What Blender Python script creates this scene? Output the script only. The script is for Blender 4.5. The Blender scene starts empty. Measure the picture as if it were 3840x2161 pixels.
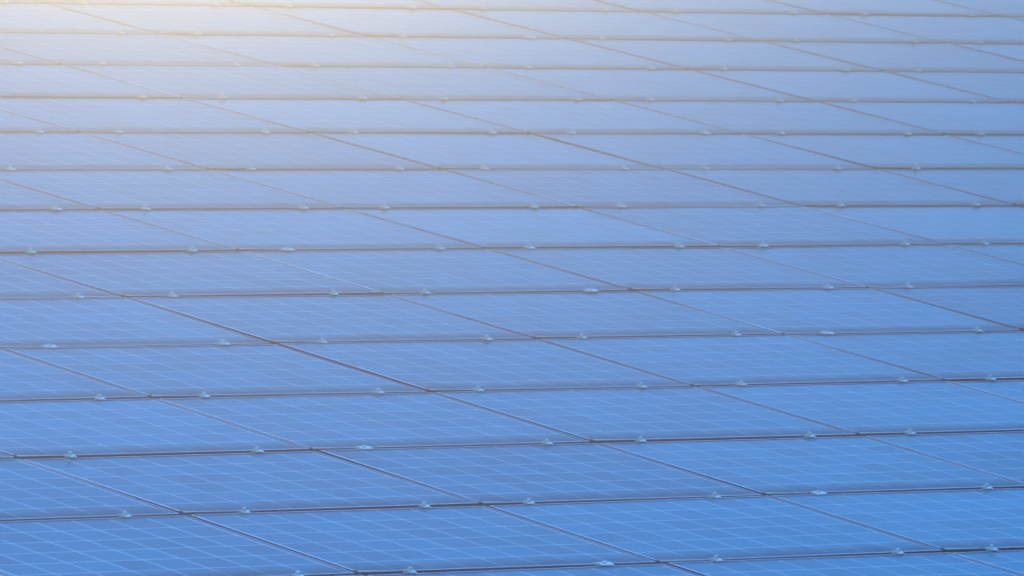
import bpy, bmesh, math, random
import numpy as np
from mathutils import Vector, Matrix

scene = bpy.context.scene
rnd = random.Random(7)

# ------------------------------------------------------------------ layout of the array
TILT = math.radians(12.0)          # slope of the roof that carries the array
PX, PY = 1.34, 1.015               # pitch of the panels along a row / up the slope
GX, GY = 0.014, 0.032              # gaps between panels
PW, PH = PX - GX, PY - GY          # panel 1.32 x 0.99 m, 8 x 6 cells
T3 = Matrix.Rotation(TILT, 3, 'X')
T4 = T3.to_4x4()

# ------------------------------------------------------------------ camera (300 mm lens, 30 m away)
RX = Vector((0.7786154, -0.61856614, 0.10551772))      # right, down, forward, in roof coordinates
RD = Vector((-0.00964519, -0.179933, -0.98363158))
RF = Vector((0.62742731, 0.76485296, -0.14606479))
CPOS = Vector((-19.22491906, -22.44916389, 5.27282965))
FPX = 32074.848
m = Matrix((RX, -RD, -RF)).transposed()
m = (T3 @ m).to_4x4()
m.translation = T3 @ CPOS
cam_d = bpy.data.cameras.new('camera')
cam = bpy.data.objects.new('camera', cam_d)
scene.collection.objects.link(cam)
cam.matrix_world = m
cam_d.sensor_width = 36.0
cam_d.lens = FPX / 3840 * 36.0
cam_d.clip_start = 0.5
cam_d.clip_end = 2000
cam_d.dof.use_dof = True
cam_d.dof.focus_distance = 33.0
cam_d.dof.aperture_fstop = 14.0
scene.camera = cam
scene.render.resolution_x, scene.render.resolution_y = 1024, 576

# ------------------------------------------------------------------ light
SUN_AZ_LEFT, SUN_REL = math.radians(3.3), math.radians(-1.8)   # left of the view axis, above the roof plane
az = math.atan2(RF.y, RF.x) + SUN_AZ_LEFT
s_roof = Vector((math.cos(az) * math.cos(SUN_REL), math.sin(az) * math.cos(SUN_REL), math.sin(SUN_REL)))
s_dir = T3 @ s_roof
sun_el = math.asin(s_dir.z)
sun_rot = math.atan2(s_dir.x, s_dir.y)
world = bpy.data.worlds.new('World')
scene.world = world
world.use_nodes = True
wn = world.node_tree
wn.nodes.clear()
sky = wn.nodes.new('ShaderNodeTexSky')
sky.sky_type = 'NISHITA'
sky.sun_disc = False
sky.sun_elevation = sun_el
sky.sun_rotation = sun_rot
sky.air_density = 1.1
sky.dust_density = 0.0
sky.ozone_density = 5.9
bg = wn.nodes.new('ShaderNodeBackground')
bg.inputs['Strength'].default_value = 0.15
wo = wn.nodes.new('ShaderNodeOutputWorld')
wn.links.new(sky.outputs[0], bg.inputs[0])
wn.links.new(bg.outputs[0], wo.inputs[0])
sd = bpy.data.lights.new('sun', 'SUN')
sd.energy = 1.0
sd.angle = math.radians(0.53)
sd.color = (1.0, 0.76, 0.34)
sun = bpy.data.objects.new('sun', sd)
scene.collection.objects.link(sun)
sun.rotation_euler = s_dir.to_track_quat('Z', 'Y').to_euler()
sun.location = s_dir * 60

scene.view_settings.view_transform = 'Standard'
scene.view_settings.look = 'None'
scene.view_settings.gamma = 1.0
scene.view_settings.exposure = 3.12
scene.view_settings.use_curve_mapping = False
scene.render.engine = 'CYCLES'
scene.cycles.max_bounces = 6
scene.cycles.volume_bounces = 0

# ------------------------------------------------------------------ node helpers
class NT:
    def __init__(self, mat):
        mat.use_nodes = True
        self.t = mat.node_tree
        self.t.nodes.clear()
    def n(self, kind, **kw):
        nd = self.t.nodes.new(kind)
        for k, v in kw.items():
            setattr(nd, k, v)
        return nd
    def put(self, sock, v):
        if hasattr(v, 'is_output'):
            self.t.links.new(v, sock)
        else:
            sock.default_value = v
    def math(self, op, a, b=0.0, c=0.0, clamp=False):
        nd = self.n('ShaderNodeMath', operation=op, use_clamp=clamp)
        for i, v in enumerate((a, b, c)):
            if i < len(nd.inputs):
                self.put(nd.inputs[i], v)
        return nd.outputs[0]
    def ramp(self, v, lo, hi, a=0.0, b=1.0):
        nd = self.n('ShaderNodeMapRange', interpolation_type='SMOOTHSTEP')
        self.put(nd.inputs[0], v)
        for i, x in enumerate((lo, hi, a, b)):
            self.put(nd.inputs[i + 1], x)
        return nd.outputs[0]
    def mix(self, f, a, b):
        nd = self.n('ShaderNodeMix', data_type='RGBA')
        self.put(nd.inputs[0], f)
        self.put(nd.inputs[6], a)
        self.put(nd.inputs[7], b)
        return nd.outputs[2]
    def noise(self, vec, scale, detail=2.0, rough=0.5):
        nd = self.n('ShaderNodeTexNoise')
        self.put(nd.inputs['Vector'], vec)
        nd.inputs['Scale'].default_value = scale
        nd.inputs['Detail'].default_value = detail
        nd.inputs['Roughness'].default_value = rough
        return nd.outputs[0]
    def vec(self, x, y, z=0.0):
        nd = self.n('ShaderNodeCombineXYZ')
        for i, v in enumerate((x, y, z)):
            self.put(nd.inputs[i], v)
        return nd.outputs[0]
    def out(self, shader):
        o = self.n('ShaderNodeOutputMaterial')
        self.t.links.new(shader, o.inputs['Surface'])

def principled(t, base, rough, metal=0.0, spec=0.5, ior=1.5):
    p = t.n('ShaderNodeBsdfPrincipled')
    t.put(p.inputs['Base Color'], base)
    t.put(p.inputs['Roughness'], rough)
    t.put(p.inputs['Metallic'], metal)
    t.put(p.inputs['IOR'], ior)
    return p

def roof_uv(t):
    """position along the row / up the slope, in metres and within one panel (0..1)"""
    g = t.n('ShaderNodeNewGeometry')
    r = t.n('ShaderNodeVectorRotate', rotation_type='X_AXIS')
    t.t.links.new(g.outputs['Position'], r.inputs['Vector'])
    r.inputs['Angle'].default_value = -TILT
    sp = t.n('ShaderNodeSeparateXYZ')
    t.t.links.new(r.outputs[0], sp.inputs[0])
    a, b = sp.outputs[0], sp.outputs[1]
    ua, vb = t.math('DIVIDE', a, PX), t.math('DIVIDE', b, PY)
    u, v = t.math('FRACT', ua), t.math('FRACT', vb)
    cid = t.vec(t.math('FLOOR', ua), t.math('FLOOR', vb))
    return a, b, u, v, cid

def soiling(t):
    """(dust veil 0..1, dirt band along the lower edge 0..1): rain leaves the dust at the low edge and low corner"""
    a, b, u, v, cid = roof_uv(t)
    wn_ = t.n('ShaderNodeTexWhiteNoise', noise_dimensions='2D')
    t.put(wn_.inputs['Vector'], cid)
    rv = wn_.outputs['Value']
    cl = t.noise(t.vec(t.math('MULTIPLY', a, 0.9), t.math('MULTIPLY', b, 1.6)), 2.2, 3.0, 0.55)
    streak = t.noise(t.vec(t.math('MULTIPLY', a, 9.0), t.math('MULTIPLY', b, 0.9)), 2.0, 2.0, 0.6)
    lowv = t.ramp(v, 0.95, 0.08)
    left = t.ramp(u, 0.42, 0.0)
    veil = t.math('MULTIPLY', lowv, 0.60)
    veil = t.math('ADD', veil, t.math('MULTIPLY', left, 0.34))
    veil = t.math('ADD', veil, t.math('MULTIPLY', t.math('SUBTRACT', cl, 0.5), 0.30))
    veil = t.math('ADD', veil, t.math('MULTIPLY', t.math('SUBTRACT', streak, 0.5), 0.16))
    veil = t.math('MULTIPLY', veil, t.math('ADD', 0.55, t.math('MULTIPLY', rv, 0.9)), clamp=True)
    wob = t.noise(t.vec(t.math('MULTIPLY', a, 3.0), t.math('MULTIPLY', b, 0.3)), 1.6, 3.0, 0.6)
    vv = t.math('ADD', v, t.math('MULTIPLY', t.math('SUBTRACT', wob, 0.5), 0.05))
    band = t.ramp(vv, 0.20, 0.06)
    band = t.math('MULTIPLY', band, t.ramp(v, 0.02, 0.055, 0.55, 1.0))
    return a, b, veil, band

DUST = (0.45, 0.42, 0.38, 1)
DIRT = (0.12, 0.14, 0.17, 1)
def glazed(name, base_fn, rough=0.10):
    """a surface laminated under solar glass: body colour, glass reflection, and the dust lying on it"""
    mat = bpy.data.materials.new(name)
    t = NT(mat)
    a, b, veil, band = soiling(t)
    base = base_fn(t, a, b)
    r = t.math('ADD', rough, t.math('MULTIPLY', veil, 0.05))
    p = principled(t, base, r, ior=1.04)
    d = t.n('ShaderNodeBsdfDiffuse')
    t.put(d.inputs['Color'], t.mix(band, DUST, DIRT))
    f = t.math('ADD', t.math('MULTIPLY', veil, 0.10), t.math('MULTIPLY', band, 0.42), clamp=True)
    ms = t.n('ShaderNodeMixShader')
    t.put(ms.inputs[0], f)
    t.t.links.new(p.outputs[0], ms.inputs[1])
    t.t.links.new(d.outputs[0], ms.inputs[2])
    t.out(ms.outputs[0])
    return mat

def cell_base(t, a, b):
    oi = t.n('ShaderNodeObjectInfo')
    vo = t.n('ShaderNodeTexVoronoi', feature='F1')
    t.put(vo.inputs['Vector'], t.vec(a, b))
    vo.inputs['Scale'].default_value = 70.0
    sep = t.n('ShaderNodeSeparateColor')
    t.t.links.new(vo.outputs['Color'], sep.inputs[0])
    k = t.math('ADD', t.math('MULTIPLY', sep.outputs[0], 0.25), t.math('MULTIPLY', oi.outputs['Random'], 0.33))
    pn = t.n('ShaderNodeTexWhiteNoise', noise_dimensions='2D')
    t.put(pn.inputs['Vector'], t.vec(t.math('FLOOR', t.math('DIVIDE', a, PX)), t.math('FLOOR', t.math('DIVIDE', b, PY)), 0.0))
    k = t.math('ADD', k, t.math('MULTIPLY', pn.outputs['Value'], 0.42))
    return t.mix(k, (0.000, 0.22, 0.32, 1), (0.000, 0.44, 0.58, 1))

def sheet_base(t, a, b):
    n = t.noise(t.vec(a, b), 6.0, 2.0)
    return t.mix(n, (0.90, 0.91, 0.92, 1), (0.93, 0.94, 0.95, 1))

M_cell = glazed('solar_cell', cell_base, 0.06)
M_sheet = glazed('white_backsheet', sheet_base, 0.06)

def metal(name, col, rough, var=0.08, metallic=1.0):
    mat = bpy.data.materials.new(name)
    t = NT(mat)
    g = t.n('ShaderNodeNewGeometry')
    n = t.noise(g.outputs['Position'], 9.0, 3.0)
    c = t.mix(n, tuple(x * (1 - var) for x in col) + (1,), tuple(min(1, x * (1 + var)) for x in col) + (1,))
    p = principled(t, c, t.math('ADD', rough - 0.06, t.math('MULTIPLY', n, 0.12)), metallic)
    t.out(p.outputs[0])
    return mat

M_frame = metal('dark_anodised_frame', (0.020, 0.075, 0.170), 0.20, metallic=0.0)
M_clamp = metal('bright_aluminium', (1.0, 0.93, 0.82), 0.34, metallic=0.5)
M_steel = metal('stainless_bolt', (0.55, 0.47, 0.36), 0.30)
M_rail = metal('mill_aluminium', (0.55, 0.55, 0.56), 0.5)

def matte(name, c1, c2, scale, rough=0.9):
    mat = bpy.data.materials.new(name)
    t = NT(mat)
    g = t.n('ShaderNodeNewGeometry')
    n = t.noise(g.outputs['Position'], scale, 4.0, 0.6)
    p = principled(t, t.mix(n, c1 + (1,), c2 + (1,)), rough)
    t.out(p.outputs[0])
    return mat

M_mud = matte('dried_mud', (0.75, 0.66, 0.54), (0.90, 0.83, 0.72), 40.0)
M_deck = matte('roof_sheeting', (0.05, 0.05, 0.055), (0.08, 0.08, 0.085), 3.0, 0.7)
M_ground = matte('meadow', (0.05, 0.07, 0.03), (0.09, 0.10, 0.05), 0.6)
M_wall = matte('plaster', (0.38, 0.36, 0.33), (0.46, 0.44, 0.41), 2.0)

# ------------------------------------------------------------------ mesh helpers
def mesh_from(name, verts, faces, mat):
    me = bpy.data.meshes.new(name)
    me.from_pydata(verts, [], faces)
    me.materials.append(mat)
    me.update()
    return me

def box_vf(x0, x1, y0, y1, z0, z1, vs, fs):
    k = len(vs)
    vs += [(x0, y0, z0), (x1, y0, z0), (x1, y1, z0), (x0, y1, z0), (x0, y0, z1), (x1, y0, z1), (x1, y1, z1), (x0, y1, z1)]
    fs += [tuple(k + i for i in f) for f in ((3, 2, 1, 0), (4, 5, 6, 7), (0, 1, 5, 4), (1, 2, 6, 5), (2, 3, 7, 6), (3, 0, 4, 7))]

def obj(name, me, parent=None, loc=(0, 0, 0), mw=None):
    o = bpy.data.objects.new(name, me)
    scene.collection.objects.link(o)
    if parent:
        o.parent = parent
    o.location = loc
    return o

# ------------------------------------------------------------------ setting: ground and the roof under the array
ROW0, ROW1 = -2, 15
gz = -3.6
g = obj('ground', mesh_from('ground', [(-100, -100, gz), (100, -100, gz), (100, 100, gz), (-100, 100, gz)], [(0, 1, 2, 3)], M_ground))
g['kind'] = 'structure'
# corrugated roof sheet, 0.16 m under the panels
ra0, ra1, rb0, rb1 = -7.0, 19.0, -3.2, 17.2
N = int((ra1 - ra0) / 0.25)
vs, fs = [], []
prof = []
for i in range(N):
    x = ra0 + i * 0.25
    prof += [(x, -0.20), (x + 0.15, -0.20), (x + 0.17, -0.165), (x + 0.23, -0.165)]
prof.append((ra1, -0.20))
for x, z in prof:
    vs += [(x, rb0, z), (x, rb1, z)]
for i in range(len(prof) - 1):
    fs.append((2 * i, 2 * i + 2, 2 * i + 3, 2 * i + 1))
roof = obj('roof', mesh_from('roof', vs, fs, M_deck))
roof.matrix_world = T4
roof['kind'] = 'structure'
# rails up the slope under the clamps, and the walls that carry the roof
vs, fs = [], []
box_vf(-0.02, 0.02, -3.0, 17.0, -0.163, -0.042, vs, fs)
rail_me = mesh_from('rail', vs, fs, M_rail)
vis_rail = [c + f for c in range(-4, 13) for f in (0.175, 0.81)]
for k in vis_rail:
    obj('rail', rail_me, roof, (k * PX, 0, 0))

# ------------------------------------------------------------------ what the photograph shows (used to say which panel is which)
def project(a, b, n=0.0):
    v = Vector((a, b, n)) - CPOS
    z = v.dot(RF)
    return 1920 + FPX * v.dot(RX) / z, 1080.5 + FPX * v.dot(RD) / z

def seen(a0, a1, b0, b1):
    n = 0
    for i in range(25):
        for j in range(17):
            u, v = project(a0 + (a1 - a0) * i / 24, b0 + (b1 - b0) * j / 16)
            n += 0 <= u < 3840 and 0 <= v < 2161
    return n / (25 * 17)

ORD = ['first', 'second', 'third', 'fourth', 'fifth', 'sixth', 'seventh', 'eighth', 'ninth', 'tenth', 'eleventh', 'twelfth',
       'thirteenth', 'fourteenth', 'fifteenth', 'sixteenth', 'seventeenth', 'eighteenth']

# ------------------------------------------------------------------ panel meshes (origin at the low left corner, top of the frame at z = 0)
LIP, DEEP = 0.011, 0.040
def frame_mesh():
    bm = bmesh.new()
    def ring(inset, z):
        return [bm.verts.new(p) for p in ((inset, inset, z), (PW - inset, inset, z), (PW - inset, PH - inset, z), (inset, PH - inset, z))]
    c = 0.0012
    rings = [ring(0, -DEEP), ring(0, -c), ring(c, 0), ring(LIP, 0), ring(LIP, -0.0035)]
    for r0, r1 in zip(rings, rings[1:]):
        for i in range(4):
            j = (i + 1) % 4
            bm.faces.new((r0[i], r0[j], r1[j], r1[i]))
    fl = ring(0.03, -DEEP)
    for i in range(4):
        j = (i + 1) % 4
        bm.faces.new((rings[0][j], rings[0][i], fl[i], fl[j]))
    me = bpy.data.meshes.new('frame')
    bm.to_mesh(me)
    bm.free()
    me.materials.append(M_frame)
    return me

frame_me = frame_mesh()
vs, fs = [], []
box_vf(LIP - 0.004, PW - LIP + 0.004, LIP - 0.004, PH - LIP + 0.004, -0.0080, -0.0030, vs, fs)
sheet_me = mesh_from('backsheet', vs, fs, M_sheet)
CS, CG = 0.1520, 0.0080
MX, MY = (PW - 8 * CS - 7 * CG) / 2, (PH - 6 * CS - 5 * CG) / 2
h = 0.0003
e = 0.0015
vs = [(e, 0, 0), (CS - e, 0, 0), (CS, e, 0), (CS, CS - e, 0), (CS - e, CS, 0), (e, CS, 0), (0, CS - e, 0), (0, e, 0)]
vs += [(x, y, h) for x, y, z in vs]
fs = [tuple(range(8, 16))] + [(i, (i + 1) % 8, 8 + (i + 1) % 8, 8 + i) for i in range(8)]
cell_me = mesh_from('cell', vs, fs, M_cell)

def mud_mesh(length, depth, seed):
    r = random.Random(seed)
    n = 10
    vs, fs = [], []
    for i in range(n + 1):
        f = i / n
        d = depth * (1 - f) ** 0.6 * r.uniform(0.8, 1.15) + 0.0015
        hh = 0.0060 * (1 - f * 0.55)
        x = 0.004 + f * length
        e = 0.004 + 0.004 * f
        vs += [(x, e, 0.0002), (x, e + 0.003, -0.003 + hh), (x, LIP + d * 0.6, -0.003 + hh * 0.8), (x, LIP + d, -0.0029)]
    for i in range(n):
        for j in range(3):
            fs.append((4 * i + j + 4, 4 * i + j + 5, 4 * i + j + 1, 4 * i + j))
    return mesh_from('mud', vs, fs, M_mud)

mud_mes = [mud_mesh(l, d, i) for i, (l, d) in enumerate(((0.20, 0.022), (0.14, 0.026), (0.26, 0.018), (0.10, 0.020)))]

def add_panel(c, r, label):
    p = bpy.data.objects.new('solar_panel', None)
    p.empty_display_size = 0.2
    scene.collection.objects.link(p)
    q = random.Random(c * 97 + r * 1009)
    jit = Matrix.Rotation(math.radians(q.gauss(0, 0.11)), 4, 'X') @ Matrix.Rotation(math.radians(q.gauss(0, 0.09)), 4, 'Y')
    ctr = Matrix.Translation((PW / 2, PH / 2, 0))
    loc = Matrix.Translation((c * PX + GX / 2 + q.gauss(0, 0.0016), r * PY + GY / 2 + q.gauss(0, 0.0012), q.uniform(-0.0006, 0.0)))
    p.matrix_world = T4 @ loc @ ctr @ jit @ ctr.inverted()
    p['label'] = label
    p['category'] = 'solar panel'
    p['group'] = 'solar panels laid in rows over the roof'
    obj('frame', frame_me, p)
    obj('backsheet', sheet_me, p)
    for i in range(8):
        for j in range(6):
            obj('cell', cell_me, p, (MX + i * (CS + CG), MY + j * (CS + CG), -0.0030))
    if q.random() < 0.9:
        obj('mud_deposit', mud_mes[q.randrange(4)], p)
    return p

rows = {}
for r in range(ROW0, ROW1):
    rows[r] = [c for c in range(-8, 16) if seen(c * PX, (c + 1) * PX, r * PY, (r + 1) * PY) > 0.004]
vis_rows = [r for r in sorted(rows) if rows[r]]
for k, r in enumerate(vis_rows):
    cs = rows[r]
    rowname = 'the nearest row' if k == 0 else ('the farthest row' if k == len(vis_rows) - 1 else 'the %s row up' % ORD[k])
    for i, c in enumerate(cs):
        where = 'leftmost one' if i == 0 else ('rightmost one' if i == len(cs) - 1 else '%s from the left' % ORD[i])
        add_panel(c, r, 'blue solar panel in %s of the array, %s' % (rowname, where))
    add_panel(cs[0] - 1, r, 'blue solar panel in %s, just past the left edge of view' % rowname)
    add_panel(cs[-1] + 1, r, 'blue solar panel in %s, just past the right edge of view' % rowname)

# ------------------------------------------------------------------ clamps on the seams
def clamp_meshes(w, hb):
    vs, fs = [], []
    # hat section: two wings over the frames, a web dipping into the gap
    d = GY / 2
    y0 = d + 0.008
    arc = [(-y0 + 2 * y0 * k / 8, 0.0022 + 0.0042 * (1 - (2 * k / 8 - 1) ** 2)) for k in range(9)]
    pr = [(-y0, 0.0)] + arc + [(y0, 0.0), (d - 0.001, 0.0), (d - 0.001, -0.03), (-d + 0.001, -0.03), (-d + 0.001, 0.0)]
    n = len(pr)
    for x in (-w / 2, w / 2):
        vs += [(x, y, z) for y, z in pr]
    for i in range(n):
        j = (i + 1) % n
        fs.append((i, n + i, n + j, j))
    for k in (0, n):
        for q in ((0, 1, 2, 14), (14, 2, 3, 4), (14, 4, 5, 6, 11), (11, 6, 7, 8), (11, 8, 9, 10), (14, 11, 12, 13)):
            fs.append(tuple(k + x for x in (q if k == 0 else q[::-1])))
    plate = mesh_from('clamp_plate', vs, fs, M_clamp)
    bm = bmesh.new()
    def cyl(rad, z0, z1, seg, ch=0.0):
        lo = [bm.verts.new((rad * math.cos(2 * math.pi * i / seg), rad * math.sin(2 * math.pi * i / seg), z0)) for i in range(seg)]
        mi = [bm.verts.new((rad * math.cos(2 * math.pi * i / seg), rad * math.sin(2 * math.pi * i / seg), z1 - ch)) for i in range(seg)]
        hi = [bm.verts.new(((rad - ch) * math.cos(2 * math.pi * i / seg), (rad - ch) * math.sin(2 * math.pi * i / seg), z1)) for i in range(seg)]
        for i in range(seg):
            j = (i + 1) % seg
            bm.faces.new((lo[i], lo[j], mi[j], mi[i]))
            bm.faces.new((mi[i], mi[j], hi[j], hi[i]))
        top = bm.verts.new((0, 0, z1 + 0.12 * rad))
        for i in range(seg):
            bm.faces.new((hi[i], hi[(i + 1) % seg], top))
    cyl(0.0078, 0.0060, 0.0064 + hb, 6, 0.0022)
    b = bpy.data.meshes.new('bolt')
    bm.to_mesh(b)
    bm.free()
    b.materials.append(M_clamp)
    bm = bmesh.new()
    cyl(0.0105, 0.0052, 0.0074, 12, 0.0004)
    wsh = bpy.data.meshes.new('washer')
    bm.to_mesh(wsh)
    bm.free()
    wsh.materials.append(M_steel)
    return plate, b, wsh

KINDS = [clamp_meshes(0.030, 0.011), clamp_meshes(0.038, 0.009), clamp_meshes(0.056, 0.005)]
WIDE = {(0, -1, 1), (1, 1, 0), (2, 0, 0), (4, 0, 0), (5, 2, 1), (4, 3, 0), (6, 2, 0), (12, 6, 1)}
MID = {(4, 0, 1), (6, 3, 0), (7, 1, 1), (8, 2, 0), (9, 5, 1), (5, 3, 1), (7, 4, 0), (6, 4, 0), (10, 4, 1)}
seams = {}
for s in range(ROW0 + 1, ROW1):
    for c in range(-8, 16):
        for k, f in enumerate((0.175, 0.81)):
            a = (c + f) * PX
            u, v = project(a, s * PY, 0.006)
            if -15 < u < 3855 and -6 < v < 2175:
                seams.setdefault(s, []).append((a, c, k))
vis_seams = sorted(seams)
for i, s in enumerate(vis_seams):
    line = sorted(seams[s])
    sn = 'lowest seam' if i == 0 else ('topmost seam' if i == len(vis_seams) - 1 else '%s seam up' % ORD[i])
    for j, (a, c, k) in enumerate(line):
        q = random.Random(s * 313 + c * 17 + k)
        kind = 2 if (s, c, k) in WIDE else (1 if (s, c, k) in MID else 0)
        o = bpy.data.objects.new('panel_clamp', None)
        o.empty_display_size = 0.03
        scene.collection.objects.link(o)
        o.matrix_world = T4 @ Matrix.Translation((a + q.gauss(0, 0.012), s * PY + q.gauss(0, 0.001), 0.0006)) @ Matrix.Rotation(q.gauss(0, 0.05), 4, 'Z')
        where = 'leftmost' if j == 0 else ('rightmost' if j == len(line) - 1 else '%s from the left' % ORD[j])
        look = ('wide flat' if kind == 2 else 'small')
        o['label'] = '%s pale metal clamp on the %s, %s' % (look, sn, where)
        o['category'] = 'clamp'
        o['group'] = 'metal clamps along the seams between panel rows'
        pl, bo, wa = KINDS[kind]
        obj('clamp_plate', pl, o)
        b_ = obj('bolt', bo, o)
        b_.rotation_euler.z = q.uniform(0, 1.0)
        obj('washer', wa, b_)

# ------------------------------------------------------------------ air: low sun in thin haze
hm = bpy.data.materials.new('hazy_air')
t = NT(hm)
pv = t.n('ShaderNodeVolumePrincipled')
pv.inputs['Color'].default_value = (0.92, 0.92, 0.92, 1)
pv.inputs['Density'].default_value = 0.0280
pv.inputs['Anisotropy'].default_value = 0.999
o_ = t.n('ShaderNodeOutputMaterial')
t.t.links.new(pv.outputs[0], o_.inputs['Volume'])
vs, fs = [], []
box_vf(-105, 105, -105, 105, gz - 1.0, 4.5, vs, fs)
hz = obj('haze', mesh_from('haze', vs, fs, hm))
hz['kind'] = 'stuff'
